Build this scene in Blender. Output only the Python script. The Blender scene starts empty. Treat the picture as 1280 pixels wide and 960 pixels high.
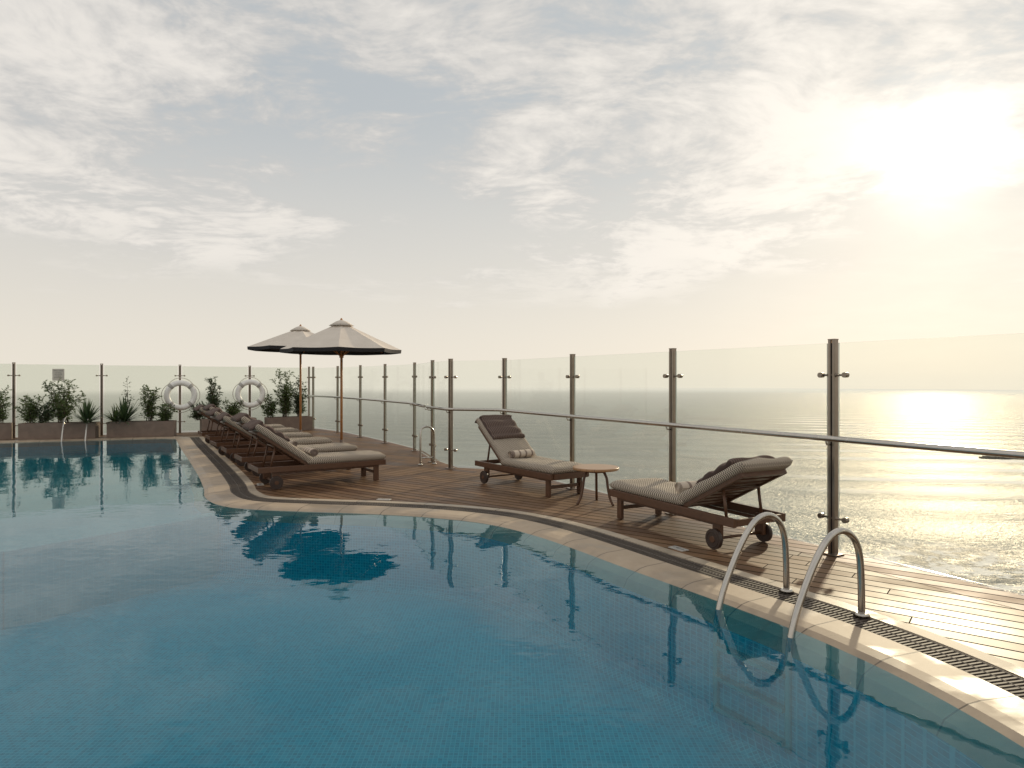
import bpy, bmesh, math, random
from mathutils import Vector, Matrix, noise
from mathutils.geometry import tessellate_polygon
random.seed(7)
S = bpy.context.scene
S.view_settings.view_transform = 'Standard'
S.view_settings.look = 'None'
S.view_settings.exposure = 0
COL = S.collection
SUN_AZ = math.radians(31.9); SUN_EL = math.radians(16.2)
SUN = Vector((math.sin(SUN_AZ)*math.cos(SUN_EL), math.cos(SUN_AZ)*math.cos(SUN_EL), math.sin(SUN_EL)))

# ---------------------------------------------------------------- node helpers
class NT:
    def __init__(s, nt):
        s.nt = nt; nt.nodes.clear()
    def n(s, t, **kw):
        nd = s.nt.nodes.new(t)
        for k, v in kw.items(): setattr(nd, k, v)
        return nd
    def put(s, sock, v):
        if isinstance(v, bpy.types.NodeSocket): s.nt.links.new(v, sock)
        elif v is not None:
            if sock.type == 'RGBA' and len(v) == 3: v = (*v, 1)
            sock.default_value = v
    def m(s, op, a, b=None, c=None, clamp=False):
        nd = s.n('ShaderNodeMath', operation=op, use_clamp=clamp)
        s.put(nd.inputs[0], a)
        if b is not None: s.put(nd.inputs[1], b)
        if c is not None: s.put(nd.inputs[2], c)
        return nd.outputs[0]
    def v(s, op, a, b=None, scale=None):
        nd = s.n('ShaderNodeVectorMath', operation=op)
        s.put(nd.inputs[0], a)
        if b is not None: s.put(nd.inputs[1], b)
        if scale is not None: s.put(nd.inputs['Scale'], scale)
        return nd.outputs['Value'] if op in ('DOT_PRODUCT', 'LENGTH', 'DISTANCE') else nd.outputs[0]
    def mix(s, f, a, b, mode='MIX'):
        nd = s.n('ShaderNodeMix', data_type='RGBA', blend_type=mode)
        s.put(nd.inputs[0], f); s.put(nd.inputs[6], a); s.put(nd.inputs[7], b)
        return nd.outputs[2]
    def ss(s, x, lo, hi, a=0.0, b=1.0):
        nd = s.n('ShaderNodeMapRange', interpolation_type='SMOOTHSTEP')
        s.put(nd.inputs[0], x); s.put(nd.inputs[1], lo); s.put(nd.inputs[2], hi)
        s.put(nd.inputs[3], a); s.put(nd.inputs[4], b)
        return nd.outputs[0]
    def noise(s, vec, scale, detail=3, rough=.5, dist=0.0):
        nd = s.n('ShaderNodeTexNoise')
        s.put(nd.inputs['Vector'], vec); s.put(nd.inputs['Scale'], scale)
        s.put(nd.inputs['Detail'], detail); s.put(nd.inputs['Roughness'], rough); s.put(nd.inputs['Distortion'], dist)
        return nd.outputs['Fac']
    def pos(s): return s.n('ShaderNodeNewGeometry').outputs['Position']
    def obj(s): return s.n('ShaderNodeTexCoord').outputs['Object']
    def uv(s): return s.n('ShaderNodeTexCoord').outputs['UV']
    def sep(s, v):
        nd = s.n('ShaderNodeSeparateXYZ'); s.put(nd.inputs[0], v); return nd.outputs
    def comb(s, x, y, z):
        nd = s.n('ShaderNodeCombineXYZ')
        for i, q in enumerate((x, y, z)): s.put(nd.inputs[i], q)
        return nd.outputs[0]
    def bump(s, h, strength, dist, normal=None):
        nd = s.n('ShaderNodeBump')
        s.put(nd.inputs['Height'], h); s.put(nd.inputs['Strength'], strength); s.put(nd.inputs['Distance'], dist)
        if normal is not None: s.put(nd.inputs['Normal'], normal)
        return nd.outputs[0]
    def pbr(s, col, rough=.5, metal=0.0, normal=None, spec=None, trans=None):
        nd = s.n('ShaderNodeBsdfPrincipled')
        s.put(nd.inputs['Base Color'], col); s.put(nd.inputs['Roughness'], rough); s.put(nd.inputs['Metallic'], metal)
        if normal is not None: s.put(nd.inputs['Normal'], normal)
        if spec is not None: s.put(nd.inputs['Specular IOR Level'], spec)
        return nd.outputs[0]
    def out(s, sh):
        o = s.n('ShaderNodeOutputMaterial'); s.nt.links.new(sh, o.inputs[0])
    def mixsh(s, f, a, b):
        nd = s.n('ShaderNodeMixShader'); s.put(nd.inputs[0], f)
        s.nt.links.new(a, nd.inputs[1]); s.nt.links.new(b, nd.inputs[2]); return nd.outputs[0]

def mat(name):
    m = bpy.data.materials.new(name); m.use_nodes = True
    return m, NT(m.node_tree)

def glow_terms(t, d):
    """hazy sun glow as a function of world direction"""
    dt = t.m('MAXIMUM', t.v('DOT_PRODUCT', d, tuple(SUN)), 0.0)
    g1 = t.m('POWER', dt, 620.0); g2 = t.m('POWER', dt, 40.0); g3 = t.m('POWER', dt, 6.0)
    return g1, g2, g3

HZ = (0.825, 0.765, 0.665)
K1, K2, K3 = .78, .12, .08

# ---------------------------------------------------------------- world
W = bpy.data.worlds.new("World"); S.world = W; W.use_nodes = True
t = NT(W.node_tree)
d = t.v('NORMALIZE', t.n('ShaderNodeTexCoord').outputs['Generated'])
x, y, z = t.sep(d)
zc = t.m('MAXIMUM', z, 0.0)
den = t.m('ADD', zc, 0.16)
p = t.comb(t.m('DIVIDE', x, den), t.m('DIVIDE', y, den), 0.0)
p = t.v('ADD', p, (3.1, 1.7, 0.0))
wn = t.n('ShaderNodeTexNoise'); t.put(wn.inputs['Vector'], p); wn.inputs['Scale'].default_value = 1.3; wn.inputs['Detail'].default_value = 2
warp = t.v('SCALE', t.v('SUBTRACT', wn.outputs['Color'], (.5, .5, .5)), scale=0.5)
pw = t.v('ADD', p, warp)
big = t.noise(pw, 0.9, 3, .5)
fine = t.noise(pw, 3.0, 8, .62)
ripple = t.noise(t.v('MULTIPLY', pw, (1.3, 1.8, 1.0)), 11.0, 3, .6)
cl = t.m('ADD', t.m('MULTIPLY', big, .44), t.m('ADD', t.m('MULTIPLY', fine, .39), t.m('MULTIPLY', ripple, .17)))
elevm = t.ss(t.m('ADD', z, t.m('MULTIPLY', t.m('SUBTRACT', big, .5), .45)), .13, .235)
cov = t.m('ADD', cl, t.m('MULTIPLY', t.ss(z, .18, .34), .035))
clm = t.m('MULTIPLY', t.ss(cov, .44, .53), elevm)
g1, g2, g3 = glow_terms(t, d)
base = t.mix(t.ss(z, 0.0, .20), HZ, (.70, .675, .625))
base = t.mix(t.ss(z, .13, .40), base, (.485, .52, .545))
cloudc = t.mix(t.ss(cl, .44, .59), (.60, .585, .565), (.88, .83, .765))
skyc = t.mix(t.m('MULTIPLY', clm, .88), base, cloudc)
def addc(a, f, c): return t.v('ADD', a, t.v('SCALE', c, scale=f))
veil = t.m('ADD', .15, t.m('MULTIPLY', fine, 1.7))
skyc = addc(skyc, t.m('MULTIPLY', t.m('MULTIPLY', g1, veil), K1), (1.0, .95, .84))
skyc = addc(skyc, t.m('MULTIPLY', t.m('MULTIPLY', g2, veil), K2), (1.0, .93, .76))
skyc = addc(skyc, t.m('MULTIPLY', g3, K3), (1.0, .90, .68))
ns = t.n('ShaderNodeTexSky', sky_type='NISHITA'); ns.sun_disc = False
ns.sun_elevation = SUN_EL; ns.sun_rotation = SUN_AZ; ns.air_density = 1.0; ns.dust_density = 2.0
skyf = t.v('ADD', t.v('SCALE', skyc, scale=9.8), t.v('SCALE', ns.outputs[0], scale=.03))
bg = t.n('ShaderNodeBackground'); t.put(bg.inputs[0], skyf); bg.inputs[1].default_value = 0.1
o = t.n('ShaderNodeOutputWorld'); t.nt.links.new(bg.outputs[0], o.inputs[0])

# ---------------------------------------------------------------- sun
sl = bpy.data.lights.new("sun", 'SUN'); sl.energy = 2.9; sl.angle = math.radians(1.5); sl.color = (1.0, .83, .60)
so = bpy.data.objects.new("sun", sl); COL.objects.link(so)
so.rotation_euler = SUN.to_track_quat('Z', 'Y').to_euler(); so.location = SUN*50

# ---------------------------------------------------------------- mesh helpers
def link(name, me, mats=(), parent=None, smooth=False, loc=None):
    o = bpy.data.objects.new(name, me); COL.objects.link(o)
    for m in mats: me.materials.append(m)
    if smooth:
        for p_ in me.polygons: p_.use_smooth = True
    if parent: o.parent = parent
    if loc is not None: o.location = loc
    return o
def empty(name, loc=(0, 0, 0), rz=0):
    e = bpy.data.objects.new(name, None); COL.objects.link(e); e.location = loc; e.rotation_euler = (0, 0, rz)
    e.empty_display_size = .2; return e
class B:
    def __init__(s): s.bm = bmesh.new()
    def box(s, c, size, M=None, mi=0, bev=0.0):
        r = bmesh.ops.create_cube(s.bm, size=1.0)
        vs = r['verts']
        for v_ in vs:
            v_.co = Vector((v_.co.x*size[0], v_.co.y*size[1], v_.co.z*size[2]))
        fs = {f for v_ in vs for f in v_.link_faces}
        if bev > 0:
            es = {e for f in fs for e in f.edges}
            rr = bmesh.ops.bevel(s.bm, geom=list(es), offset=bev, segments=2, affect='EDGES', profile=.6)
            fs = set(rr['faces']) | {f for f in fs if f.is_valid}
            vs = list({v_ for f in fs for v_ in f.verts})
        for f in fs: f.material_index = mi
        for v_ in vs:
            co = v_.co + Vector(c)
            v_.co = (M @ co) if M is not None else co
        return s
    def tube(s, pts, r, seg=10, mi=0, cap=True, closed=False):
        pts = [Vector(q) for q in pts]; n = len(pts); rings = []
        if not isinstance(r, (list, tuple)): r = [r]*n
        up = None
        for i in range(n):
            if closed: tg = pts[(i+1) % n]-pts[i-1]
            else: tg = pts[min(i+1, n-1)]-pts[max(i-1, 0)]
            tg.normalize()
            if up is None:
                a = Vector((0, 0, 1)) if abs(tg.z) < .9 else Vector((1, 0, 0))
                up = (a-tg*a.dot(tg)).normalized()
            else:
                up = (up-tg*up.dot(tg)).normalized()
            sd = tg.cross(up)
            rings.append([s.bm.verts.new(pts[i]+(up*math.cos(k*2*math.pi/seg)+sd*math.sin(k*2*math.pi/seg))*r[i]) for k in range(seg)])
        rng = range(n) if closed else range(n-1)
        for i in rng:
            a, b = rings[i], rings[(i+1) % n]
            for k in range(seg):
                f = s.bm.faces.new((a[k], a[(k+1) % seg], b[(k+1) % seg], b[k])); f.material_index = mi; f.smooth = True
        if cap and not closed:
            f = s.bm.faces.new(rings[0][::-1]); f.material_index = mi
            f = s.bm.faces.new(rings[-1]); f.material_index = mi
        return s
    def cyl(s, c, axis, r, h, seg=20, mi=0, r2=None):
        a = Vector(axis).normalized(); c = Vector(c)
        return s.tube([c-a*h/2, c+a*h/2], [r, r if r2 is None else r2], seg, mi)
    def pillow(s, w, l, th, M, nx=14, ny=20, p_=6, mi=0, amp=.006, seed=0.0, quilt=0):
        def zz(u, v_):
            a = max(0.0, 1-abs(u)**p_)*max(0.0, 1-abs(v_)**(p_*1.6))
            return th/2*a**.45
        def sp(i, n): 
            q = -1+2*i/n
            return math.copysign(1-(1-abs(q))**1.6, q)
        tops = {}; bots = {}
        for i in range(nx+1):
            for j in range(ny+1):
                u, v_ = sp(i, nx), sp(j, ny)
                h = zz(u, v_)
                nz = noise.noise(Vector((u*1.7+seed, v_*3+seed, seed)))*amp*2
                q = 0
                if quilt:
                    q = -abs(math.cos(v_*math.pi*quilt/2))**6*th*.22
                x_, y_ = u*w/2, v_*l/2
                edge = i in (0, nx) or j in (0, ny)
                vt = s.bm.verts.new(M @ Vector((x_, y_, 0 if edge else h+nz+q)))
                tops[i, j] = vt
                bots[i, j] = vt if edge else s.bm.verts.new(M @ Vector((x_, y_, -h)))
        for i in range(nx):
            for j in range(ny):
                for D, fl in ((tops, False), (bots, True)):
                    q = [D[i, j], D[i+1, j], D[i+1, j+1], D[i, j+1]]
                    if fl: q = q[::-1]
                    try:
                        f = s.bm.faces.new(q); f.material_index = mi; f.smooth = True
                    except ValueError: pass
        return s
    def done(s, name, mats, parent=None, loc=None, smooth=False):
        me = bpy.data.meshes.new(name); bmesh.ops.recalc_face_normals(s.bm, faces=s.bm.faces[:])
        s.bm.to_mesh(me); s.bm.free()
        return link(name, me, mats, parent, smooth, loc)
def catmull(pts, n=8, closed=False):
    P = [Vector(q) for q in pts]; out = []; L = len(P)
    rng = range(L) if closed else range(L-1)
    for i in rng:
        g = (lambda k: P[k % L]) if closed else (lambda k: P[max(0, min(L-1, k))])
        a, b, c, e = g(i-1), g(i), g(i+1), g(i+2)
        for k in range(n):
            u = k/n
            out.append(.5*((2*b)+(c-a)*u+(2*a-5*b+4*c-e)*u*u+(3*b-a-3*c+e)*u**3))
    if not closed: out.append(P[-1])
    return out

# ---------------------------------------------------------------- materials
def simple(name, col, rough=.5, metal=0.0, nscale=20, namt=.25, bumpd=0.0):
    m, t = mat(name)
    f = t.noise(t.obj(), nscale, 3, .6)
    c = t.mix(f, tuple(q*(1-namt) for q in col), tuple(min(1, q*(1+namt)) for q in col))
    nrm = t.bump(f, .5, bumpd) if bumpd else None
    rr = t.m('ADD', rough-.08, t.m('MULTIPLY', f, .16))
    t.out(t.pbr(c, rr, metal, nrm)); return m
M_steel = simple("stainless_steel", (.52, .49, .45), .24, 1.0, 30, .12)
M_post = simple("bronzed_steel", (.30, .25, .205), .33, 1.0, 12, .25)
M_darkwood = simple("dark_teak", (.10, .045, .022), .42, 0, 25, .35, .002)
M_wheel = simple("wheel_wood", (.045, .027, .02), .5, 0, 25, .3)
M_pole = simple("pole_wood", (.42, .19, .07), .45, 0, 15, .25)
M_black = simple("black_fabric", (.020, .019, .021), .85, 0, 60, .3)
M_planter = simple("planter_concrete", (.20, .145, .115), .8, 0, 6, .35, .004)
M_soil = simple("soil", (.05, .035, .025), .95, 0, 20, .4, .01)
M_white = simple("white_plastic", (.84, .82, .78), .4, 0, 8, .05)
M_ringband = simple("ring_band", (.42, .40, .37), .6, 0, 8, .1)
M_rope = simple("rope", (.6, .56, .48), .8, 0, 60, .2)
M_concrete = simple("concrete", (.40, .38, .35), .8, 0, 1.5, .15, .003)
M_rock = simple("rock", (.09, .08, .065), .85, 0, .3, .4, .3)
M_sand = simple("sand", (.30, .26, .2), .9, 0, .02, .2)
M_channel = simple("channel_dark", (.012, .011, .01), .8)
M_grate = simple("grate_plastic", (.095, .075, .06), .65, 0, 9, .3)
M_glassedge, t = mat("glass_edge"); t.out(t.pbr((.52, .60, .54), .15))
M_window, t = mat("window_glass"); t.out(t.pbr((.03, .04, .045), .08))

M_table, t = mat("table_wood")
o_ = t.obj(); q = t.sep(o_)
st = t.noise(t.comb(t.m('MULTIPLY', q[0], 3), t.m('MULTIPLY', q[1], 40), 0), 2, 5, .6)
pl = t.m('FRACT', t.m('MULTIPLY', q[1], 14))
c = t.mix(st, (.26, .13, .06), (.48, .28, .14)); c = t.mix(t.ss(pl, .0, .08), (.05, .03, .02), c)
t.out(t.pbr(c, .35))

# deck
M_deck, t = mat("deck_wood")
P_ = t.pos(); q = t.sep(P_)
al = t.m('ADD', t.m('MULTIPLY', q[0], .8), t.m('MULTIPLY', q[1], -.6))
ac = t.m('ADD', t.m('MULTIPLY', q[0], .6), t.m('MULTIPLY', q[1], .8))
PWD = .14
u = t.m('DIVIDE', ac, PWD); idx = t.m('FLOOR', u); fr = t.m('FRACT', u)
wn = t.n('ShaderNodeTexWhiteNoise', noise_dimensions='1D'); t.put(wn.inputs['W'], idx)
al2 = t.m('DIVIDE', t.m('ADD', al, t.m('MULTIPLY', wn.outputs[0], 7.0)), 2.4)
bi = t.m('FLOOR', al2); bf = t.m('FRACT', al2)
wn2 = t.n('ShaderNodeTexWhiteNoise', noise_dimensions='2D'); t.put(wn2.inputs['Vector'], t.comb(idx, bi, 0))
grain = t.noise(t.comb(t.m('MULTIPLY', al, 2.0), t.m('MULTIPLY', ac, 45.0), t.m('MULTIPLY', idx, 3.3)), 1.6, 5, .65)
patch = t.noise(P_, .9, 4, .6)
c = t.mix(wn2.outputs[0], (.115, .052, .023), (.27, .148, .072))
c = t.mix(t.ss(grain, .35, .7), t.v('SCALE', c, scale=.5), c)
c = t.mix(t.ss(patch, .42, .68, 0, .35), c, (.25, .165, .10))
edge = t.m('MINIMUM', t.m('MINIMUM', fr, t.m('SUBTRACT', 1.0, fr)), t.m('MULTIPLY', t.m('MINIMUM', bf, t.m('SUBTRACT', 1.0, bf)), 45.0))
gr = t.ss(edge, .032, .080)
c = t.mix(gr, (.008, .006, .004), c)
h = t.m('ADD', gr, t.m('MULTIPLY', grain, .12))
h = t.m('ADD', h, t.m('MULTIPLY', wn2.outputs[0], .15))
nr = t.bump(h, .7, .004)
r_ = t.m('ADD', .42, t.m('MULTIPLY', t.ss(patch, .3, .7), .18)); r_ = t.m('ADD', r_, t.m('MULTIPLY', wn2.outputs[0], .1))
sp_ = t.m('MULTIPLY', gr, .26)
t.out(t.pbr(c, r_, 0, nr, sp_))

def stone(name, c1, c2, tile):
    m, t = mat(name)
    uvx = t.sep(t.uv()); P_ = t.pos()
    fr = t.m('FRACT', t.m('DIVIDE', uvx[0], tile)); e = t.m('MINIMUM', fr, t.m('SUBTRACT', 1, fr))
    ti = t.n('ShaderNodeTexWhiteNoise', noise_dimensions='1D'); t.put(ti.inputs['W'], t.m('FLOOR', t.m('DIVIDE', uvx[0], tile)))
    nz = t.noise(P_, 5, 6, .65); nf = t.noise(P_, 60, 3, .6)
    c = t.mix(nz, c1, c2); c = t.mix(t.m('MULTIPLY', ti.outputs[0], .25), c, t.v('SCALE', c, scale=.7))
    c = t.mix(t.ss(nf, .62, .75, 0, .4), c, t.v('SCALE', c, scale=.55))
    wet = t.ss(t.noise(P_, 1.7, 4, .6), .48, .6)
    c = t.mix(t.m('MULTIPLY', wet, .45), c, t.v('SCALE', c, scale=.55))
    g = t.ss(e, .003/tile, .007/tile)
    c = t.mix(g, (.16, .13, .10), c)
    t.out(t.pbr(c, t.m('SUBTRACT', .6, t.m('MULTIPLY', wet, .22)), 0, t.bump(t.m('ADD', g, t.m('MULTIPLY', nf, .3)), .4, .002), .3))
    return m
M_cop = stone("coping_stone", (.37, .28, .20), (.53, .43, .32), .5)
M_edging = stone("edging_stone", (.40, .32, .24), (.52, .44, .34), .8)

def tiles(name, ca, cb, grout):
    m, t = mat(name)
    P_ = t.pos(); nrm = t.n('ShaderNodeNewGeometry').outputs['Normal']
    s_ = 1/.03
    sc = t.v('SCALE', P_, scale=s_); fl = t.v('FLOOR', t.v('ADD', sc, (.001, .001, .001)))
    fq = t.sep(t.v('FRACTION', sc))
    wnn = t.n('ShaderNodeTexWhiteNoise', noise_dimensions='3D'); t.put(wnn.inputs['Vector'], fl)
    def ed(i): return t.ss(t.m('MINIMUM', fq[i], t.m('SUBTRACT', 1.0, fq[i])), .05, .12)
    nz = t.sep(t.v('ABSOLUTE', nrm))
    horiz = t.m('GREATER_THAN', nz[2], .7)
    ee = t.m('MULTIPLY', ed(0), t.m('MAXIMUM', ed(1), t.m('SUBTRACT', 1, horiz)))
    ee = t.m('MULTIPLY', ee, t.m('MAXIMUM', ed(2), horiz))
    c = t.mix(wnn.outputs[0], ca, cb)
    c = t.mix(ee, grout, c)
    t.out(t.pbr(c, .35)); return m
M_tile = tiles("pool_tile_blue", (.001, .27, .40), (.005, .47, .63), (.14, .62, .74))
M_tile2 = tiles("pool_tile_shallow", (.09, .36, .40), (.14, .43, .46), (.20, .46, .48))

M_water, t = mat("pool_water")
P_ = t.pos()
n1 = t.noise(P_, 1.5, 1, .5); n2 = t.noise(t.v('MULTIPLY', P_, (1.0, 1.5, 1.0)), 6.5, 1, .5, .3); n3 = t.noise(P_, .45, 1, .5)
calm = t.ss(n3, .35, .7, .3, 1.0)
h = t.m('ADD', t.m('MULTIPLY', n1, .0050), t.m('MULTIPLY', t.m('MULTIPLY', n2, calm), .0015))
nr = t.bump(h, 1.0, 1.0)
fz = t.n('ShaderNodeFresnel'); fz.inputs['IOR'].default_value = 1.33; t.put(fz.inputs['Normal'], nr)
gl = t.n('ShaderNodeBsdfGlossy'); gl.inputs['Roughness'].default_value = 0.0; t.put(gl.inputs['Normal'], nr); t.put(gl.inputs['Color'], (.92, .96, .98))
tr = t.n('ShaderNodeBsdfTransparent'); t.put(tr.inputs[0], (.62, .95, .985))
df = t.n('ShaderNodeBsdfDiffuse'); t.put(df.inputs[0], (.001, .145, .235))
body = t.mixsh(.28, tr.outputs[0], df.outputs[0])
t.out(t.mixsh(fz.outputs[0], body, gl.outputs[0]))

def glassmat(name, tint, milk, milkcol, refl):
    m, t = mat(name)
    lw = t.n('ShaderNodeFresnel'); lw.inputs['IOR'].default_value = 1.45
    gl = t.n('ShaderNodeBsdfGlossy'); gl.inputs['Roughness'].default_value = 0.01
    tr = t.n('ShaderNodeBsdfTransparent'); t.put(tr.inputs[0], tint)
    df = t.n('ShaderNodeBsdfDiffuse'); t.put(df.inputs[0], milkcol)
    a = t.mixsh(milk, tr.outputs[0], df.outputs[0])
    t.out(t.mixsh(t.m('MULTIPLY', lw.outputs[0], refl), a, gl.outputs[0])); return m
M_glass = glassmat("clear_glass", (.962, .978, .960), .006, (.8, .78, .7), .09)
M_glassb = glassmat("frosted_green_glass", (.930, .952, .920), .07, (.64, .67, .60), .15)

# fabric
M_cush, t = mat("cushion_weave")
o_ = t.obj(); q = t.sep(o_)
S_ = 1/.028
zig = t.m('ABSOLUTE', t.m('SUBTRACT', t.m('FRACT', t.m('MULTIPLY', q[0], S_)), .5))
st = t.m('FRACT', t.m('ADD', t.m('MULTIPLY', t.m('ADD', q[1], q[2]), S_*.9), t.m('MULTIPLY', zig, 1.6)))
f = t.ss(t.m('ABSOLUTE', t.m('SUBTRACT', st, .5)), .20, .28)
nz = t.noise(o_, 9, 4, .6)
c = t.mix(f, (.085, .068, .055), (.60, .51, .41)); c = t.mix(t.m('MULTIPLY', nz, .15), c, (.22, .185, .15))
wv = t.noise(o_, 300, 1, .5)
t.out(t.pbr(c, .9, 0, t.bump(t.m('ADD', wv, nz), .5, .004), .2))
M_head, t = mat("headrest_stripe")
o_ = t.obj(); q = t.sep(o_)
st = t.m('FRACT', t.m('MULTIPLY', q[0], 1/.028)); f = t.ss(t.m('ABSOLUTE', t.m('SUBTRACT', st, .5)), .25, .35)
c = t.mix(f, (.085, .058, .050), (.17, .122, .10))
t.out(t.pbr(c, .85, 0, t.bump(t.noise(o_, 14, 3, .6), .6, .01), .2))
M_towel, t = mat("towel")
o_ = t.obj(); nz = t.noise(o_, 90, 3, .7)
q = t.sep(o_); st = t.m('FRACT', t.m('MULTIPLY', q[0], 1/.11)); f = t.m('LESS_THAN', st, .28)
c = t.mix(f, (.60, .51, .42), (.26, .20, .17))
t.out(t.pbr(c, .95, 0, t.bump(nz, .8, .006), .1))
M_canvas, t = mat("umbrella_canvas")
o_ = t.obj(); nz = t.noise(o_, 5, 4, .6); c = t.mix(nz, (.60, .54, .47), (.76, .69, .61))
t.out(t.pbr(c, .9, 0, t.bump(t.noise(o_, 200, 1), .3, .002), .1))
def leafmat(name, a, b):
    m, t = mat(name)
    geo = t.n('ShaderNodeNewGeometry')
    c = t.mix(geo.outputs['Random Per Island'], a, b)
    tl = t.n('ShaderNodeBsdfTranslucent'); t.put(tl.inputs[0], t.v('SCALE', c, scale=1.6))
    t.out(t.mixsh(.3, t.pbr(c, .5), tl.outputs[0])); return m
M_leaf = leafmat("leaf", (.040, .070, .018), (.12, .165, .05))
M_leaf2 = leafmat("leaf_dark", (.022, .042, .018), (.07, .105, .04))
M_stem = simple("stem", (.09, .06, .04), .8)

# sea
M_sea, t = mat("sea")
P_ = t.pos(); q = t.sep(P_)
dist = t.v('LENGTH', t.comb(q[0], q[1], 0.0))
sw = t.n('ShaderNodeTexWave', wave_type='BANDS', bands_direction='Y', wave_profile='SIN')
t.put(sw.inputs['Vector'], t.v('ADD', P_, t.comb(0, t.m('MULTIPLY', q[0], .22), 0))); sw.inputs['Scale'].default_value = .0036; sw.inputs['Distortion'].default_value = 4.5
sw.inputs['Detail'].default_value = 3; sw.inputs['Detail Scale'].default_value = .4
a1 = t.noise(t.v('MULTIPLY', P_, (.6, 1.3, 1)), .035, 4, .62)
a2 = t.noise(t.v('MULTIPLY', P_, (.7, 1.2, 1)), .30, 3, .65)
h = t.m('ADD', t.m('MULTIPLY', sw.outputs['Fac'], 9.0), t.m('ADD', t.m('MULTIPLY', a1, 5.5), t.m('MULTIPLY', a2, 3.2)))
nr = t.bump(h, 1.0, 1.0)
reg = t.m('MULTIPLY', t.ss(t.m('SUBTRACT', q[0], t.m('MULTIPLY', q[1], .36)), 0, 120), t.m('MULTIPLY', t.ss(q[1], 520, 640), t.m('SUBTRACT', 1, t.ss(q[1], 1400, 2200))))
fo = t.m('MULTIPLY', t.ss(sw.outputs['Fac'], .72, .88), t.ss(t.noise(t.v('MULTIPLY', P_, (.35, 1.0, 1.0)), .013, 5, .7), .43, .50))
foam = t.m('MULTIPLY', fo, reg)
shd = t.v('DISTANCE', P_, (236, 342, -95))
shore = t.m('MULTIPLY', t.m('SUBTRACT', 1, t.ss(shd, 25, 80)), t.ss(t.noise(P_, .09, 5, .75), .48, .56))
foam = t.m('MAXIMUM', foam, t.m('MULTIPLY', shore, .9))
dk = t.m('MULTIPLY', t.m('SUBTRACT', 1, t.ss(shd, 25, 95)), t.ss(t.noise(P_, .05, 4, .7), .45, .53))
c = t.mix(t.ss(a1, .3, .7), (.065, .095, .098), (.13, .155, .14))
c = t.mix(t.ss(sw.outputs['Fac'], .0, .3, .35, 0), c, (.03, .045, .045))
c = t.mix(t.m('MULTIPLY', dk, .7), c, (.04, .035, .028))
c = t.mix(foam, c, (.90, .87, .82))
df = t.n('ShaderNodeBsdfDiffuse'); t.put(df.inputs[0], c)
gl = t.n('ShaderNodeBsdfGlossy'); gl.inputs['Roughness'].default_value = .29; t.put(gl.inputs['Normal'], nr); t.put(gl.inputs['Color'], (.98, .93, .83))
lw = t.n('ShaderNodeFresnel'); lw.inputs['IOR'].default_value = 1.33; t.put(lw.inputs['Normal'], nr)
gf = t.m('MULTIPLY', t.m('MINIMUM', lw.outputs[0], .6), t.m('MULTIPLY', t.m('SUBTRACT', .55, t.m('MULTIPLY', foam, .45)), t.m('SUBTRACT', 1, t.m('MULTIPLY', dk, .6))))
surf = t.mixsh(gf, df.outputs[0], gl.outputs[0])
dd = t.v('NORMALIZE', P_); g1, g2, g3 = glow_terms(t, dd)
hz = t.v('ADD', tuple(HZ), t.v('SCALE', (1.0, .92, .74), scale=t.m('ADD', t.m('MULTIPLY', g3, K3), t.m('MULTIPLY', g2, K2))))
em = t.n('ShaderNodeEmission'); t.put(em.inputs[0], hz); em.inputs[1].default_value = .98  # aerial haze and sun glow painted onto the sea as self-lit colour
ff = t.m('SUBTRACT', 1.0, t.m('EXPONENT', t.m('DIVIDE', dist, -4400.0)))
ff = t.m('MAXIMUM', ff, t.ss(dist, 1500, 7500, .25, 1.0))  # painted haze covers more of the sea with distance
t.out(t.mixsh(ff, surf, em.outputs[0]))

# ---------------------------------------------------------------- sea + land
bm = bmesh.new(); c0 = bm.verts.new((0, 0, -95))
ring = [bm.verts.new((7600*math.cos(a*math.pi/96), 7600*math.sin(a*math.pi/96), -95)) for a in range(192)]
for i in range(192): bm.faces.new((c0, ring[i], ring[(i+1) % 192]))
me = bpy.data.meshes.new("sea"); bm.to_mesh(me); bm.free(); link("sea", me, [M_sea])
b = B(); b.box((0, -900, -94.8), (3000, 2060, .6)); b.done("ground", [M_sand])

def rockrow(name, pts, width, n, smin, smax):
    b = B()
    for i in range(n):
        u = random.random()*(len(pts)-1); k = int(u); f = u-k
        p0 = Vector(pts[k]).lerp(Vector(pts[min(k+1, len(pts)-1)]), f)
        s_ = random.uniform(smin, smax)
        r = bmesh.ops.create_icosphere(b.bm, subdivisions=2, radius=s_)
        off = Vector((random.gauss(0, width), random.gauss(0, width), random.uniform(-.3, .3)*s_))
        sd = random.random()*100
        for v_ in r['verts']:
            k_ = 1+.45*noise.noise(v_.co*(1.4/s_)+Vector((sd, 0, 0)))
            v_.co = Vector((v_.co.x*k_*1.2, v_.co.y*k_, v_.co.z*k_*.6))+p0+off
    b.done(name, [M_rock])
rockrow("breakwater", [(575, 830, -94.5), (640, 818, -94), (760, 800, -94)], 2.2, 170, 2, 4.2)

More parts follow.
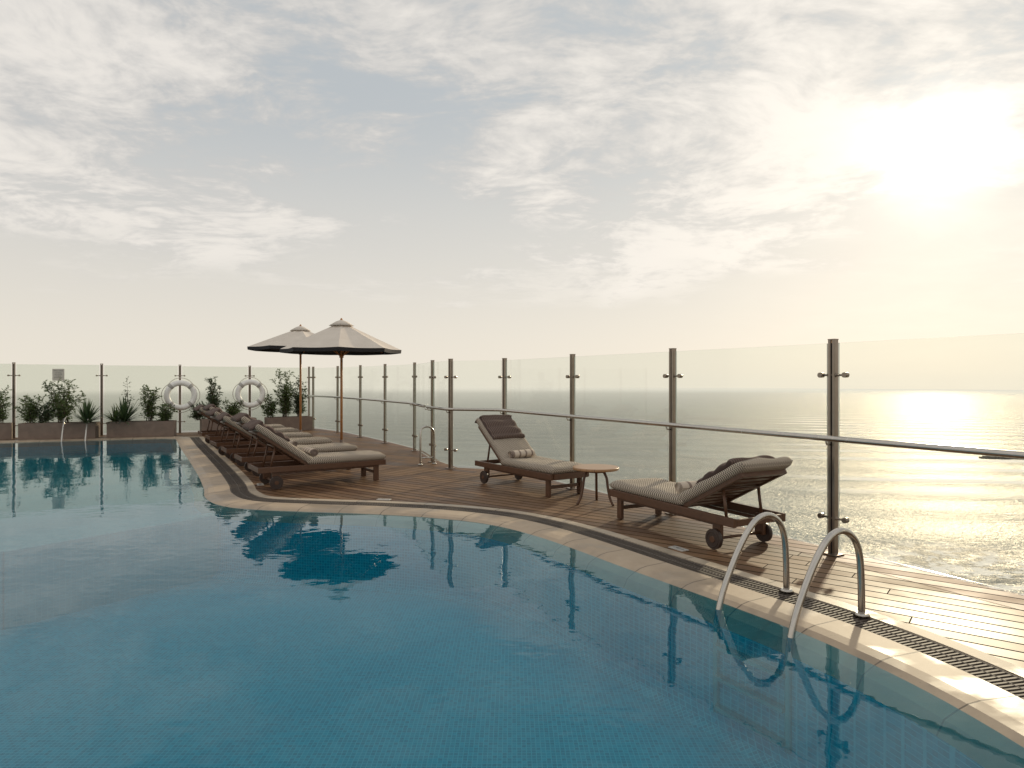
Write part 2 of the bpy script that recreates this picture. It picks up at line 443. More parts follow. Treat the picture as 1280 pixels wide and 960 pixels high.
# ---------------------------------------------------------------- pool outline
G = [(-8.15, 17.45), (-7.45, 16.15), (-6.64, 14.67), (-5.6, 12.8), (-4.56, 10.9), (-3.88, 9.6), (-3.53, 8.88), (-3.10, 8.40), (-2.3, 8.2), (-1.5, 8.06),
     (-.74, 7.84), (.0, 7.45), (.63, 6.75), (1.31, 5.62), (1.84, 4.74), (2.2, 4.06), (2.46, 3.27), (2.55, 2.4), (2.4, 1.5), (1.9, .75), (1.0, .35)]
G = [q for q in catmull([(a, b_, 0) for a, b_ in G], 6)]
def normals(P):
    out = []
    for i in range(len(P)):
        tg = P[min(i+1, len(P)-1)]-P[max(i-1, 0)]; tg.normalize()
        out.append(Vector((-tg.y, tg.x, 0)))
    return out
NG = normals(G)
if NG[60].x < 0: NG = [-n_ for n_ in NG]
CW, GH, ED = .30, .11, .20
Wpath = [G[i]-NG[i]*(CW+GH) for i in range(len(G))]
other = [Vector(q) for q in [(0, .70, 0), (-4, .7, 0), (-9, .7, 0), (-14.6, .7, 0), (-15, 1.1, 0), (-15.2, 8, 0), (-15.2, 15.0, 0), (-12.2, 16.2, 0), (-9.3, 17.25, 0), (-8.95, 17.38, 0)]]
Wout = Wpath+other
WN = []
n = len(Wout)
for i in range(n):
    if i < len(G): WN.append(NG[i])
    else:
        tg = (Wout[(i+1) % n]-Wout[i-1]).normalized(); nn = Vector((-tg.y, tg.x, 0))
        if (i < len(G)+4 and nn.y > 0): nn = -nn
        elif i >= len(G)+7 and nn.y < 0: nn = -nn
        elif len(G)+4 <= i < len(G)+7 and nn.x > 0: nn = -nn
        WN.append(nn)
lens = [0.0]
for i in range(n): lens.append(lens[-1]+(Wout[(i+1) % n]-Wout[i]).length)
def offs(d_main, d_other, z):
    return [Vector((Wout[i].x+WN[i].x*(d_main if i < len(G) else d_other), Wout[i].y+WN[i].y*(d_main if i < len(G) else d_other), z)) for i in range(n)]
def strips(name, prof, m, parent=None):
    bm = bmesh.new(); uvl = bm.loops.layers.uv.new("UVMap"); rows = [[bm.verts.new(q) for q in offs(*pp)] for pp in prof]
    for r in range(len(prof)-1):
        for i in range(n):
            j = (i+1) % n
            f = bm.faces.new((rows[r][i], rows[r][j], rows[r+1][j], rows[r+1][i]))
            for lp, (uu, vv) in zip(f.loops, ((lens[i], prof[r][0]), (lens[i+1], prof[r][0]), (lens[i+1], prof[r+1][0]), (lens[i], prof[r+1][0]))):
                lp[uvl].uv = (uu, vv)
    bmesh.ops.recalc_face_normals(bm, faces=bm.faces[:])
    me = bpy.data.meshes.new(name); bm.to_mesh(me); bm.free()
    return link(name, me, m if isinstance(m, list) else [m], parent)
strips("pool_coping", [(-.14, -.06, -.14), (-.10, -.05, -.07), (-.03, 0, -.034), (.03, .05, -.012), (.10, .10, -.002), (CW, .30, 0.0), (CW, .30, -.09)], M_cop)
strips("stone_edging", [(CW+2*GH, .302, -.09), (CW+2*GH, .302, 0.0), (CW+2*GH+ED-.10, .304, 0.002), (CW+2*GH+ED-.10, .304, -.05)], M_edging)
HOLE = CW+2*GH+ED-.10
gr = empty("drain_grating")
strips("channel", [(CW-.005, .2985, -.06), (CW+2*GH+.005, .303, -.06)], M_channel, gr)
b = B()
Lg = [0]
for i in range(len(G)-1): Lg.append(Lg[-1]+(G[i+1]-G[i]).length)
def atlen(s_):
    for i in range(len(G)-1):
        if s_ <= Lg[i+1]:
            f = (s_-Lg[i])/(Lg[i+1]-Lg[i]); return G[i].lerp(G[i+1], f), NG[i].lerp(NG[i+1], f).normalized()
    return G[-1], NG[-1]
s_ = 0.0
while s_ < Lg[-1]:
    p0, nn = atlen(s_); ang = math.atan2(nn.y, nn.x)
    M = Matrix.Translation(p0) @ Matrix.Rotation(ang, 4, 'Z')
    b.box((0, 0, -.014), (2*GH-.008, .013, .016), M); s_ += .031
for off in (-GH+.012, 0, GH-.012):
    pts = [G[i]+NG[i]*off+Vector((0, 0, -.013)) for i in range(len(G))]
    b.tube(pts, .010, 4)
b.done("grate", [M_grate], gr)

# deck with hole
F_R = [(7.4, -2.8), (6.5, -1.2), (5.57, .54), (4.62, 2.28), (3.67, 4.02), (2.72, 5.76), (1.77, 7.49), (.82, 9.21), (-.12, 10.98), (-1.02, 11.3), (-1.42, 12.15)]
F_L = [(-1.42, 12.15), (-2.02, 14.1), (-2.95, 15.8), (-3.88, 17.4), (-4.87, 19.0), (-5.92, 20.25), (-6.15, 20.6)]
F_B = [(-6.15, 20.6), (-7.56, 19.6), (-9.18, 18.8), (-10.86, 18.0), (-12.6, 17.2), (-14.3, 16.45), (-16.0, 15.7), (-17.2, 15.1)]
fence_all = [Vector((*q, 0)) for q in F_R+F_L[1:]+F_B[1:]]
def offpath(P, d_):
    out = []
    for i in range(len(P)):
        tg = (P[min(i+1, len(P)-1)]-P[max(i-1, 0)]).normalized()
        out.append(P[i]+Vector((tg.y, -tg.x, 0))*d_)
    return out
test = offpath(fence_all, .1)
sgn = 1 if test[5].x > fence_all[5].x else -1
outer = offpath(fence_all, sgn*.16)+[Vector((-17.6, 14.6, 0)), Vector((-17.6, -6, 0)), Vector((8.0, -6, 0))]
hole = offs(HOLE, .304, 0.0)
tris = tessellate_polygon([outer, hole]); allp = outer+hole
me = bpy.data.meshes.new("wooden_deck")
vs = [tuple(q) for q in allp]; nf = [tuple(tr_) for tr_ in tris]
no = len(outer); base_i = len(vs)
for q in outer: vs.append((q.x, q.y, -.06))
for i in range(no):
    j = (i+1) % no; nf.append((i, j, base_i+j, base_i+i))
me.from_pydata(vs, [], nf); me.update()
bm = bmesh.new(); bm.from_mesh(me); bmesh.ops.recalc_face_normals(bm, faces=bm.faces[:])
for f in bm.faces:
    if abs(f.normal.z) > .9 and f.normal.z < 0: f.normal_flip()
bm.to_mesh(me); bm.free()
link("wooden_deck", me, [M_deck])

# hotel building below the deck
b = B()
def ringwall(P, z0, z1, mi):
    a = [b.bm.verts.new((q.x, q.y, z0)) for q in P]; c_ = [b.bm.verts.new((q.x, q.y, z1)) for q in P]
    for i in range(len(P)):
        j = (i+1) % len(P); f = b.bm.faces.new((a[i], a[j], c_[j], c_[i])); f.material_index = mi
    return a, c_
cen = Vector((-5, 7, 0))
slab = [q+(cen-q).normalized()*.02 for q in outer]
ins = [q+(cen-q).normalized()*.55 for q in outer]
ringwall(slab, -.061, -.75, 0)
ringwall(ins, -.75, -94.6, 1)
for k in range(28):
    z0 = -3.9-k*3.3
    a, c_ = ringwall(slab, z0, z0-.5, 0); a2, c2 = ringwall(ins, z0, z0-.5, 0)
    for i in range(len(slab)):
        j = (i+1) % len(slab); b.bm.faces.new((a[i], a[j], a2[j], a2[i])); b.bm.faces.new((c_[i], c_[j], c2[j], c2[i]))
b.done("hotel_building", [M_concrete, M_window])

# pool basin
FLZ = -.82
def fillpoly(bm, P, z, mi):
    tr_ = tessellate_polygon([P]); v_ = [bm.verts.new((q.x, q.y, z)) for q in P]
    for tt in tr_:
        f = bm.faces.new([v_[i] for i in tt]); f.material_index = mi
        f.normal_update()
        if f.normal.z < 0: f.normal_flip()
ps = empty("swimming_pool")
bas = strips("basin_walls", [(-.14, -.06, -.14), (-.14, -.06, FLZ+.10), (-.17, -.09, FLZ+.03), (-.24, -.16, FLZ)], M_tile, ps)
bm = bmesh.new(); fillpoly(bm, offs(-.23, -.15, FLZ), FLZ-.002, 0)
me = bpy.data.meshes.new("basin_floor"); bm.to_mesh(me); bm.free(); link("basin_floor", me, [M_tile], ps)
ia = min(range(len(G)), key=lambda i: (Wpath[i]-Vector((-3.35, 8.35, 0))).length)
A = Wpath[ia]-NG[ia]*.13
shelf = [Wpath[i]-NG[i]*.135 for i in range(0, ia+1)]+[Vector((-4.75, 6.35, 0)), Vector((-8.0, 5.2, 0)), Vector((-15.1, 4.2, 0)), Vector((-15.1, 14.95, 0)), Vector((-12.2, 16.12, 0)), Vector((-9.3, 17.18, 0))]
bm = bmesh.new(); fillpoly(bm, shelf, -.36, 0)
div = [A, Vector((-4.75, 6.35, 0)), Vector((-8.0, 5.2, 0)), Vector((-15.1, 4.2, 0))]
me = bpy.data.meshes.new("shallow_floor"); bm.to_mesh(me); bm.free(); link("shallow_floor", me, [M_tile2], ps)
b = B()
for i in range(3):
    a_, c_ = div[i], div[i+1]; dv = c_-a_; ang = math.atan2(dv.y, dv.x)
    M = Matrix.Translation((a_+c_)/2) @ Matrix.Rotation(ang, 4, 'Z')
    b.box((0, 0, -.48), (dv.length+.05+i*.003, .22+i*.004, .75+i*.004), M, 1)
b.done("dividing_wall", [M_tile, M_tile2], ps)
bm = bmesh.new(); fillpoly(bm, offs(.03, .03, -.03), -.03, 0)
me = bpy.data.meshes.new("pool_water"); bm.to_mesh(me); bm.free(); link("pool_water", me, [M_water])

# ---------------------------------------------------------------- glass fences
def fence(pts, H0, H1, gmat, zt, skip_first=False, skip_last=False):
    e = empty("glass_fence")
    bp, bc, bg_ = B(), B(), B()
    P = [Vector((*q, 0)) for q in pts]; n_ = len(P)
    for i in range(n_):
        H = H0+(H1-H0)*i/(n_-1)
        if not ((i == 0 and skip_first) or (i == n_-1 and skip_last)):
            tg = (P[min(i+1, n_-1)]-P[max(i-1, 0)]).normalized(); ang = math.atan2(tg.y, tg.x)
            M = Matrix.Translation(P[i]) @ Matrix.Rotation(ang, 4, 'Z')
            for sx in (-.0195, .0195): bp.box((sx, 0, H/2+.01), (.025, .05, H+.02), M, 0, .003)
            bp.box((0, 0, H/2), (.016, .03, H-.02), M, 1)
            bp.box((0, 0, H+.022), (.066, .054, .008), M)
            bp.box((0, 0, .006), (.13, .12, .012), M, 0, .003)
            for zc in (.31, zt):
                bc.cyl(M @ Vector((0, 0, zc)), tg, .009, .26, 8)
                for sx in (-.115, .115):
                    nrm = Vector((-tg.y, tg.x, 0))
                    bc.cyl(M @ Vector((sx, 0, zc)), nrm, .022, .045, 14)
                bc.cyl(M @ Vector((0, 0, zc)), tg, .017, .085, 10)
        if i < n_-1:
            dv = P[i+1]-P[i]; ln = dv.length; ang = math.atan2(dv.y, dv.x); Hm = H-.01
            gp = .055 if ln > .6 else .035
            M = Matrix.Translation((P[i]+P[i+1])/2) @ Matrix.Rotation(ang, 4, 'Z')
            bg_.box((0, 0, .06+(Hm-.06)/2), (ln-2*gp, .012, Hm-.06), M)
    bp.done("posts", [M_post, M_channel], e); bc.done("clamps", [M_post], e)
    g_ = bg_.done("glass_panels", [gmat, M_glassedge], e)
    for f in g_.data.polygons:
        if f.area < .05: f.material_index = 1
    return e
fence(F_R, 1.80, 1.80, M_glass, 1.52)
fence(F_L, 1.80, 1.84, M_glass, 1.54, skip_first=True)
fence(F_B, 1.84, 1.92, M_glassb, 1.58, skip_first=True)
def rail(pts, r=.025, endbend=True):
    P = [Vector((*q, 0)) for q in pts]
    Q = offpath(P, -sgn*.10)
    b = B()
    b.tube([q+Vector((0, 0, .99)) for q in Q], r, 14)
    for i in range(len(P)):
        b.tube([P[i]+Vector((0, 0, .93)), P[i].lerp(Q[i], .8)+Vector((0, 0, .935)), Q[i]+Vector((0, 0, .975))], .008, 8)
    b.done("handrail", [M_steel])
rail(F_R); rail([(-1.5, 12.42)]+F_L[1:])

# ---------------------------------------------------------------- ladders
def ladder(o_, out, side, gap, zb):
    out = Vector((*out, 0)).normalized(); side = Vector((*side, 0)).normalized(); o_ = Vector((*o_, 0))
    e = empty("pool_ladder")
    prof = [(.64, .0), (.635, .22), (.62, .38), (.575, .485), (.49, .545), (.40, .545), (.31, .49), (.20, .35), (.08, .13), (.02, -.04), (0, -.2), (0, zb)]
    b = B(); b2 = B()
    for k in (0, 1):
        b.tube(catmull([o_+side*gap*k+out*a+Vector((0, 0, c_)) for a, c_ in prof], 5), .021, 14)
        b.cyl(o_+side*gap*k+out*.64+Vector((0, 0, .012)), (0, 0, 1), .05, .02, 20, r2=.035)
    zt = -.26
    while zt > zb+.03:
        M = Matrix.Translation(o_+side*gap/2+Vector((0, 0, zt))) @ Matrix.Rotation(math.atan2(side.y, side.x), 4, 'Z')
        b2.box((0, 0, 0), (gap-.03, .075, .03), M, 0, .006); zt -= .2
    b.done("grab_rails", [M_steel], e); b2.done("treads", [M_steel], e)
ladder((1.345, 4.475), (.9, .44), (.49, -.87), .56, -.70)
ladder((-10.95, 16.52), (-.35, .94), (.94, .35), .5, -.33)
b = B()
b.tube(catmull([(-1.58, 11.75, 0), (-1.58, 11.75, .5), (-1.56, 11.78, .63), (-1.46, 11.83, .66), (-1.38, 11.88, .6), (-1.36, 11.9, .45), (-1.36, 11.9, 0)], 6), .018, 12)
b.tube([(-1.58, 11.75, .12), (-1.36, 11.9, .12)], .013, 10)
b.cyl((-1.58, 11.75, .01), (0, 0, 1), .04, .02); b.cyl((-1.36, 11.9, .01), (0, 0, 1), .04, .02)
b.done("grab_rail", [M_steel])

# ---------------------------------------------------------------- sun lounger
def build_lounger(seed, th_deg, wrap=True):
    rnd = random.Random(seed)
    parts = {}
    W2 = .31
    th = math.radians(th_deg); pv = Vector((0, 1.13, .30))
    MB = Matrix.Translation(pv) @ Matrix.Rotation(th, 4, 'X')
    b = B()
    for sx in (-1, 1):
        b.box((sx*(W2-.018), .90, .265), (.036, 1.80, .075), None, 0, .005)
        b.box((sx*(W2-.055), .13, .13), (.036, .075, .26), None, 0, .005)
        b.box((sx*(W2-.055), 1.56, .17), (.036, .10, .19), None, 0, .005)
        b.box((sx*(W2-.055), .83, .215), (.03, 1.35, .03), None, 0, .003)
    b.box((0, .0, .265), (2*W2-.074, .036, .075), None, 0, .005)
    b.box((0, 1.785, .265), (2*W2-.074, .03, .06), None, 0, .005)
    b.box((0, .13, .12), (2*W2-.15, .03, .04), None, 0, .003)
    for k in range(12): b.box((0, .10+k*.09, .290), (2*W2-.08, .06, .016), None)
    parts['frame'] = (b, [M_darkwood])
    b = B()
    for sx in (-1, 1):
        b.box((sx*(W2-.06), .40, -.002), (.034, .80, .04), MB, 0, .004)
        top = MB @ Vector((sx*(W2-.10), .5, -.02))
        b.tube([top, Vector((sx*(W2-.10), 1.62, .25))], .014, 8)
    for k in range(8): b.box((0, .06+k*.098, -.0), (2*W2-.16, .055, .014), MB)
    b.tube([MB @ Vector((-(W2-.1), .5, -.03)), MB @ Vector((W2-.1, .5, -.03))], .012, 8)
    b.box((0, .79, 0), (2*W2-.09, .045, .042), MB, 0, .004)
    parts['backrest'] = (b, [M_darkwood])
    b = B()
    for sx in (-1, 1):
        b.cyl((sx*(W2-.01), 1.56, .088), (1, 0, 0), .088, .036, 28)
        b.cyl((sx*(W2-.01), 1.56, .088), (1, 0, 0), .028, .05, 14, 1)
        b.tube([Vector((sx*(W2+.008), 1.56+.066*math.cos(a*math.pi/12), .088+.066*math.sin(a*math.pi/12))) for a in range(24)], .004, 5, 0, False, True)
    b.cyl((0, 1.56, .088), (1, 0, 0), .013, 2*W2, 10, 1)
    parts['wheels'] = (b, [M_wheel, M_darkwood])
    b = B()
    T1 = Matrix.Translation((0, .565, .345))
    b.pillow(.60, 1.16, .105, T1, 14, 30, 14, 0, .007, seed*1.3+1)
    M2 = MB @ Matrix.Translation((0, .43, .068))
    b.pillow(.60, .92, .105, M2, 14, 24, 14, 0, .008, seed*2.1+2)
    parts['mattress'] = (b, [M_cush])
    b = B()
    if wrap:
        M3 = MB @ Matrix.Translation((0, .62, .125)) @ Matrix.Rotation(math.radians(-3+rnd.uniform(-2, 2)), 4, 'X')
        b.pillow(.55, .46, .10, M3, 14, 24, 7, 0, .008, seed*.7+3, quilt=3)
        M4 = MB @ Matrix.Translation((0, .875, .070)) @ Matrix.Rotation(math.radians(-66), 4, 'X')
        b.pillow(.55, .20, .075, M4, 14, 10, 5, 0, .006, seed*.7+4)
    else:
        M3 = MB @ Matrix.Translation((0, .50, .135)) @ Matrix.Rotation(math.radians(2), 4, 'X')
        b.pillow(.54, .50, .10, M3, 14, 24, 6, 0, .009, seed*.7+3, quilt=3)
    parts['head_cushion'] = (b, [M_head])
    b = B()
    rz = rnd.uniform(-.12, .12); cx = rnd.uniform(-.03, .03)
    M5 = Matrix.Translation((cx, 1.02, .452)) @ Matrix.Rotation(rz, 4, 'Z')
    R0 = .062
    prof = []
    for k in range(60):
        a = k*.33; rr = R0-(k/60)*.045
        prof.append((rr*math.cos(a)*1.05, rr*math.sin(a)*.9))
    rows = []
    for xx in (-.20, -.19, -.1, 0, .1, .19, .20):
        sh = .93 if abs(xx) > .195 else 1
        rows.append([b.bm.verts.new(M5 @ Vector((xx, p0*sh, p1*sh))) for p0, p1 in prof])
    for r_ in range(len(rows)-1):
        for k in range(59):
            f = b.bm.faces.new((rows[r_][k], rows[r_][k+1], rows[r_+1][k+1], rows[r_+1][k])); f.smooth = True
    b.cyl(M5 @ Vector((0, 0, 0)), (math.cos(rz), math.sin(rz), 0), .052, .384, 20)
    parts['rolled_towel'] = (b, [M_towel])
    return parts
def proto(seed, th, wrap=True):
    d_ = build_lounger(seed, th, wrap); res = {}
    for k, (b, ms) in d_.items():
        me = bpy.data.meshes.new("lounger_"+k)
        if k != 'rolled_towel': bmesh.ops.recalc_face_normals(b.bm, faces=b.bm.faces[:])
        b.bm.to_mesh(me); b.bm.free()
        for m in ms: me.materials.append(m)
        res[k] = me
    return res
PA, PB, PC, PD = proto(1, 28, False), proto(2, 38), proto(3, 35), proto(5, 33)
def lounger(p_, loc, dirv):
    ang = math.atan2(dirv[1], dirv[0])-math.pi/2
    e = empty("sun_lounger", (*loc, 0.003), ang)
    for k, me in p_.items():
        o = bpy.data.objects.new(k, me); COL.objects.link(o); o.parent = e
lounger(PA, (1.32, 7.46), (.455, -.89))
lounger(PB, (.74, 8.58), (-.57, .82))
u = Vector((-.84, -.54)).normalized(); pr = Vector((-.50, .865))
c1 = Vector((-1.88, 10.02))+Vector((-.54, .84))*.31
for k in range(6):
    o_ = c1+pr*1.4*k+Vector((random.uniform(-.04, .04), random.uniform(-.04, .04)))
    a = random.uniform(-.03, .03)
    lounger((PC, PB, PD)[k % 3], o_, (u.x*math.cos(a)-u.y*math.sin(a), u.x*math.sin(a)+u.y*math.cos(a)))

# ---------------------------------------------------------------- side table
e = empty("side_table", (1.0, 8.12, 0.003), .5)
b = B()
b.tube([(0, 0, .405), (0, 0, .41), (0, 0, .433), (0, 0, .438)], [.268, .275, .275, .27], 48)
o_ = b.done("table_top", [M_table], e)
b = B()
for k in range(3):
    a = k*2*math.pi/3+.9; dx, dy = math.cos(a), math.sin(a)
    b.tube(catmull([(dx*.10, dy*.10, .40), (dx*.15, dy*.15, .32), (dx*.17, dy*.17, .2), (dx*.20, dy*.20, .08), (dx*.245, dy*.245, 0)], 5), .016, 10)
b.tube([(.12*math.cos(a*math.pi/12), .12*math.sin(a*math.pi/12), .385) for a in range(24)], .010, 8, 0, False, True)
b.done("legs", [M_darkwood], e)

# ---------------------------------------------------------------- umbrellas
def umbrella(loc, R, zr, za, rot):
    e = empty("patio_umbrella", (*loc, 0), rot)
    for nm, dz, mt, kk in (("canopy", 0, M_canvas, 1.0), ("canopy_lining", -.018, M_black, .992)):
        b = B(); rings = []; NS = 8; SUB = 6; prof = [0.07, .25, .5, .75, .9, 1.0]
        for rr in prof:
            row = []
            for s_ in range(NS*SUB):
                a = s_*2*math.pi/(NS*SUB); loc_a = (s_ % SUB)/SUB; 
                ch = math.cos(math.pi/NS)/math.cos(loc_a*2*math.pi/NS-math.pi/NS)
                sag = math.sin(loc_a*math.pi)
                rad = rr*R*kk*(ch*(1-.03*sag))
                z_ = za-(za-zr)*(rr**1.0)-.035*sag*rr*(1 if rr < 1 else .3)+dz
                row.append(b.bm.verts.new((rad*math.cos(a), rad*math.sin(a), z_)))
            rings.append(row)
        m_ = NS*SUB
        for i in range(len(prof)-1):
            for s_ in range(m_):
                f = b.bm.faces.new((rings[i][s_], rings[i][(s_+1) % m_], rings[i+1][(s_+1) % m_], rings[i+1][s_])); f.smooth = False
        b.done(nm, [mt], e)
    b = B(); a0 = []; a1 = []
    for s_ in range(48):
        a = s_*2*math.pi/48; la = (s_ % 6)/6; ch = math.cos(math.pi/8)/math.cos(la*2*math.pi/8-math.pi/8)*(1-.03*math.sin(la*math.pi))
        z_ = zr-.01*math.sin(la*math.pi)
        a0.append(b.bm.verts.new((R*1.004*ch*math.cos(a), R*1.004*ch*math.sin(a), z_+.004)))
        a1.append(b.bm.verts.new((R*.995*ch*math.cos(a), R*.995*ch*math.sin(a), z_-.065)))
    for s_ in range(48): b.bm.faces.new((a0[s_], a0[(s_+1) % 48], a1[(s_+1) % 48], a1[s_]))
    b.done("valance", [M_black], e)
    b = B()
    b.tube([(0, 0, za-.075), (0, 0, za+.01), (0, 0, za+.035)], [.24, .10, .03], 8)
    b.done("vent_cap", [M_canvas], e)
    b = B()
    b.tube([(0, 0, .05), (0, 0, za+.03)], .024, 14)
    b.tube([(0, 0, za+.02), (0, 0, za+.04), (0, 0, za+.06), (0, 0, za+.075)], [.015, .026, .02, .004], 12)
    for k in range(8):
        a = k*math.pi/4; ca, sa = math.cos(a), math.sin(a)
        b.tube([(.04*ca, .04*sa, za-.06), (.97*R*ca, .97*R*sa, zr-.02)], .011, 6)
        b.tube([(.03*ca, .03*sa, zr-.12), (.42*R*ca, .42*R*sa, za-(za-zr)*.42-.05)], .008, 6)
    b.cyl((0, 0, zr-.12), (0, 0, 1), .04, .07, 14); b.cyl((0, 0, za-.09), (0, 0, 1), .04, .07, 14)
    b.done("pole_and_ribs", [M_pole], e)
    b = B(); b.box((0, 0, .04), (.5, .5, .08), None, 0, .015); b.cyl((0, 0, .2), (0, 0, 1), .035, .26, 16)
    b.done("base", [M_planter], e)
umbrella((-3.26, 13.0), 1.13, 2.05, 2.58, .2)
umbrella((-4.82, 15.5), 1.14, 2.20, 2.66, .5)

# ---------------------------------------------------------------- planters and plants
def leaf(b, base, dr, ln, wd, up, droop=0.0, segs=1, mi=0):
    dr = dr.normalized(); sd = dr.cross(up)
    if sd.length < 1e-3: sd = Vector((1, 0, 0))
    sd.normalize(); pts = []
    for k in range(segs+2):
        u_ = k/(segs+1); w_ = wd*math.sin(math.pi*min(1, .12+u_*.88))**.8 if u_ < 1 else 0
        c_ = base+dr*ln*u_+Vector((0, 0, -droop*u_*u_*ln))
        pts.append((c_, w_))
    prev = None
    for c_, w_ in pts:
        cur = (b.bm.verts.new(c_-sd*w_/2), b.bm.verts.new(c_+sd*w_/2)) if w_ > 0 else (b.bm.verts.new(c_),)
        if prev:
            f = b.bm.faces.new((prev[0], prev[1], *cur[::-1])) if len(cur) == 2 else b.bm.faces.new((prev[0], prev[1], cur[0]))
            f.material_index = mi
        prev = cur
def rv(): 
    while True:
        q = Vector((random.uniform(-1, 1), random.uniform(-1, 1), random.uniform(-1, 1)))
        if .05 < q.length < 1: return q.normalized()
def shrub(loc, h, rad, nst, m, lf=.05, bare=.2, lpc=7):
    b = B()
    for s_ in range(nst):
        a = random.uniform(0, 6.28); r0 = random.uniform(0, .10)
        lean = random.uniform(.1, 1)*rad; hh = h*random.uniform(.45, 1.12)
        p0 = Vector((r0*math.cos(a), r0*math.sin(a), 0)); p2 = Vector((lean*math.cos(a), lean*math.sin(a), hh))
        p1 = Vector((lean*.35*math.cos(a+.3), lean*.35*math.sin(a+.3), hh*.5))
        path = catmull([p0, p1, p2], 7); b.tube(path, [.007*(1-.7*k/len(path)) for k in range(len(path))], 4, 1)
        for k in range(len(path)):
            if k/len(path) < bare: continue
            for tw in range(2):
                dr = rv(); dr.z = abs(dr.z)*.8; dr.normalize(); tl = random.uniform(.05, .20)*(1.25-k/len(path)*.7)
                e_ = path[k]+dr*tl
                b.tube([path[k], e_], [.003, .0015], 3, 1, False)
                for q in range(lpc):
                    u_ = random.uniform(.2, 1.1); ld = (dr+rv()*.8).normalized()
                    leaf(b, path[k]+dr*tl*u_, ld, lf*random.uniform(.6, 1.5), lf*.34, rv(), .2)
    return b.done("shrub", [m, M_stem], None, loc)
def yucca(loc, ln, n_, m):
    b = B()
    for k in range(n_):
        a = random.uniform(0, 6.28); el = math.radians(random.uniform(8, 85))
        dr = Vector((math.cos(a)*math.cos(el), math.sin(a)*math.cos(el), math.sin(el)))
        leaf(b, Vector((0, 0, .02)), dr, ln*random.uniform(.6, 1.1), .036, Vector((0, 0, 1)), .22*math.cos(el), 3)
    return b.done("yucca_plant", [m], None, loc)
def planter(c, ang, L, Wd=.42, H=.40):
    e = empty("planter_box", (*c, 0.002), ang)
    b = B(); t_ = .035
    b.box((0, -Wd/2+t_/2, H/2), (L, t_, H), None, 0, .004); b.box((0, Wd/2-t_/2, H/2), (L, t_, H), None, 0, .004)
    for sx in (-1, 1): b.box((sx*(L/2-t_/2), 0, H/2), (t_, Wd-2*t_, H), None, 0, .003)
    b.box((0, 0, .015), (L-2*t_, Wd-2*t_, .03))
    b.done("box", [M_planter], e)
    b = B()
    NX = 24
    g = [[b.bm.verts.new((-L/2+t_+(L-2*t_)*i/NX, -Wd/2+t_+(Wd-2*t_)*j/6, H-.05+.03*noise.noise(Vector((i*.7, j*.7, L))))) for j in range(7)] for i in range(NX+1)]
    for i in range(NX):
        for j in range(6): b.bm.faces.new((g[i][j], g[i+1][j], g[i+1][j+1], g[i][j+1]))
    b.done("soil", [M_soil], e)
def PX(px, d_): return ((px-640)/850*d_, d_)
for a_, c_, dp in [(-40, 15, 16.65), (27, 122, 17.05), (136, 219, 17.65)]:
    A_ = Vector(PX(a_, dp-.25)); C_ = Vector(PX(c_, dp+.20)); L_ = (C_-A_).length
    planter((A_+C_)/2, math.atan2((C_-A_).y, (C_-A_).x), L_)
A_ = Vector((-8.45, 18.45)); C_ = Vector((-7.25, 19.2)); planter((A_+C_)/2, math.atan2(.75, 1.2), 1.4)
A_ = Vector((-6.95, 19.3)); C_ = Vector((-5.95, 19.95)); planter((A_+C_)/2, math.atan2(.65, 1.0), 1.25)
def plant_at(px, dp, fn, *a): 
    x_, y_ = PX(px, dp); fn((x_, y_, .36), *a)
plant_at(2, 16.7, shrub, 1.0, .28, 11, M_leaf)
plant_at(38, 16.95, shrub, .60, .32, 14, M_leaf)
plant_at(56, 17.0, shrub, .55, .32, 12, M_leaf2)
plant_at(78, 17.05, shrub, .98, .50, 28, M_leaf)
plant_at(108, 17.0, yucca, .66, 120, M_leaf2)
plant_at(156, 17.45, yucca, .72, 140, M_leaf2)
plant_at(144, 17.4, yucca, .5, 80, M_leaf)
plant_at(160, 17.6, shrub, 1.05, .10, 4, M_leaf2, .045, .55, 3)
plant_at(187, 17.7, shrub, .85, .22, 15, M_leaf)
plant_at(207, 17.8, shrub, .42, .26, 12, M_leaf)
plant_at(247, 18.6, shrub, .42, .25, 12, M_leaf2)
plant_at(268, 18.9, shrub, 1.05, .26, 20, M_leaf2)
plant_at(292, 19.0, shrub, .45, .26, 12, M_leaf)
plant_at(338, 19.5, shrub, .60, .26, 12, M_leaf)
plant_at(357, 19.6, shrub, 1.28, .36, 28, M_leaf)
plant_at(374, 19.7, shrub, 1.1, .30, 18, M_leaf2)

# ---------------------------------------------------------------- life rings
def lifering(px, py, dp, R):
    x_, y_ = PX(px, dp); zc = 1.485-(py-474)*dp/850
    e = empty("life_ring", (x_, y_, zc), math.atan2(.8, 1.6))
    b = B(); Rm, rm = R*.80, R*.18
    pts = [(Rm*math.cos(a*math.pi/24), 0, Rm*math.sin(a*math.pi/24)) for a in range(48)]
    b.tube(pts, rm, 14, 0, False, True)
    for k in range(4):
        a0 = k*math.pi/2+math.pi/4
        b.tube([(Rm*math.cos(a0+q*.06), 0, Rm*math.sin(a0+q*.06)) for q in (-2, -1, 0, 1, 2)], rm*1.04, 14, 1)
    rp = []
    for a in range(64):
        an = a*math.pi/32; k_ = abs(math.sin(2*(an-math.pi/4)))
        rp.append(((R*1.0+.05*k_)*math.cos(an), 0, (R*1.0+.05*k_)*math.sin(an)))
    b.tube(rp, .009, 6, 2, False, True)
    b.cyl((0, .12, Rm*.9), (0, 1, 0), .012, .3, 8, 2)
    b.done("ring", [M_white, M_ringband, M_rope], e)
lifering(226, 494, 18.45, .42); lifering(313, 492, 19.15, .41)

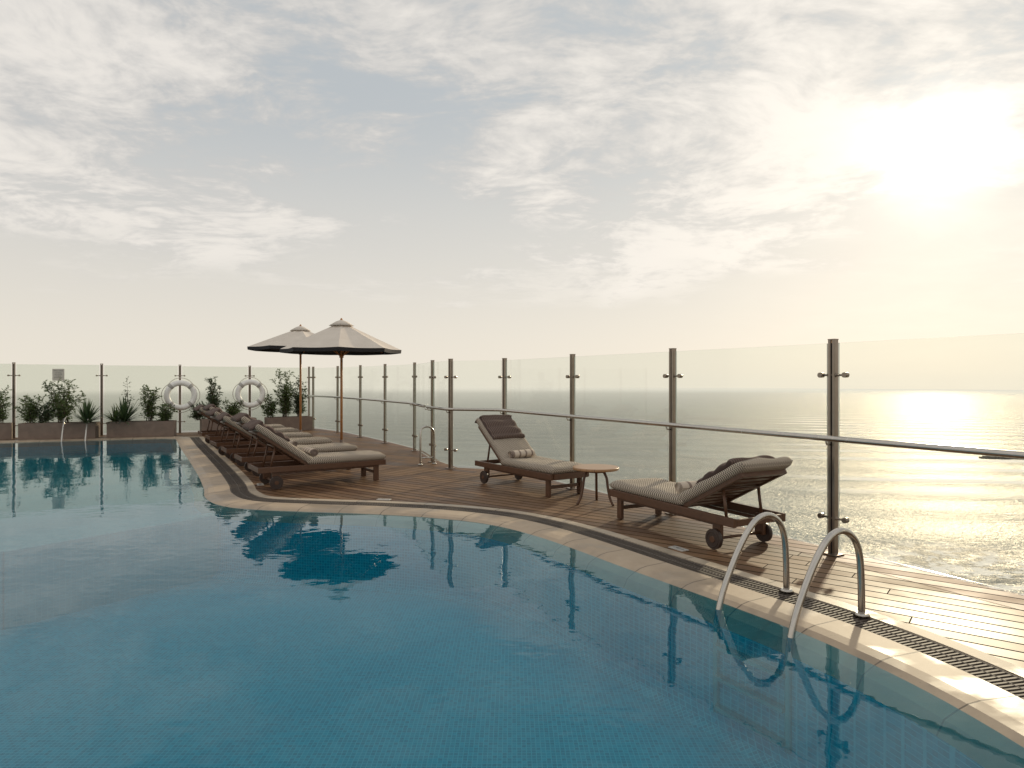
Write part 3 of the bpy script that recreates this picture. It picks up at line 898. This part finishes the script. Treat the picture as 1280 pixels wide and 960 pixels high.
# ---------------------------------------------------------------- signs / depth markers
M_sign, t = mat("sign_plate"); t.out(t.pbr((.60, .55, .48), .5))
M_ink, t = mat("sign_ink"); t.out(t.pbr((.05, .05, .06), .6))
def textmesh(name, body, size, parent, M, m):
    cu = bpy.data.curves.new(name, 'FONT'); cu.body = body; cu.size = size; cu.align_x = 'CENTER'; cu.align_y = 'CENTER'
    to = bpy.data.objects.new(name+"_c", cu); COL.objects.link(to)
    me = bpy.data.meshes.new_from_object(to); bpy.data.objects.remove(to)
    o_ = link(name, me, [m], parent); o_.matrix_local = M
xs, ys = PX(73, 17.35)
e = empty("pool_rules_sign", (xs, ys, 1.60), math.atan2(.8, 1.7))
b = B(); b.box((0, 0, 0), (.26, .012, .30), None, 0, .003); b.box((0, .04, 0), (.05, .07, .05), None, 1); b.done("plate", [M_sign, M_post], e)
for k, (s_, z_) in enumerate((("POOL RULES", .10), ("no diving", .05), ("no running", .01), ("no glass", -.03), ("shower first", -.07))):
    textmesh("text_%d" % k, s_, .036, e, Matrix.Translation((0, -.0085, z_)) @ Matrix.Rotation(math.pi/2, 4, 'X'), M_ink)
def marker(frac, txt):
    p0, nn = atlen(frac*Lg[-1]); q = p0+nn*.29
    ang = math.atan2(nn.y, nn.x)-math.pi/2
    e = empty("depth_marker", (q.x, q.y, .0), ang)
    b = B(); b.box((0, 0, .004), (.17, .085, .008), None, 0, .002); b.done("tile", [M_ringband], e)
    textmesh("text", txt, .05, e, Matrix.Translation((0, 0, .0095)), M_ink)
def fr_near(px, py):
    dp = 1262/(py-474); q = Vector((*PX(px, dp), 0)); i = min(range(len(G)), key=lambda k: (G[k]-q).length); return Lg[i]/Lg[-1]
marker(fr_near(835, 690), "1.40 m"); marker(fr_near(470, 628), "1.20 m"); marker(fr_near(320, 606), "0.60 m")

# ---------------------------------------------------------------- camera
cd = bpy.data.cameras.new("camera"); cam = bpy.data.objects.new("camera", cd); COL.objects.link(cam)
cd.sensor_width = 36; cd.lens = 850/1280*36; cd.shift_y = -6/1280; cd.clip_start = .05; cd.clip_end = 20000
cam.location = (0, 0, 1.485); cam.rotation_euler = (math.pi/2, 0, 0); S.camera = cam
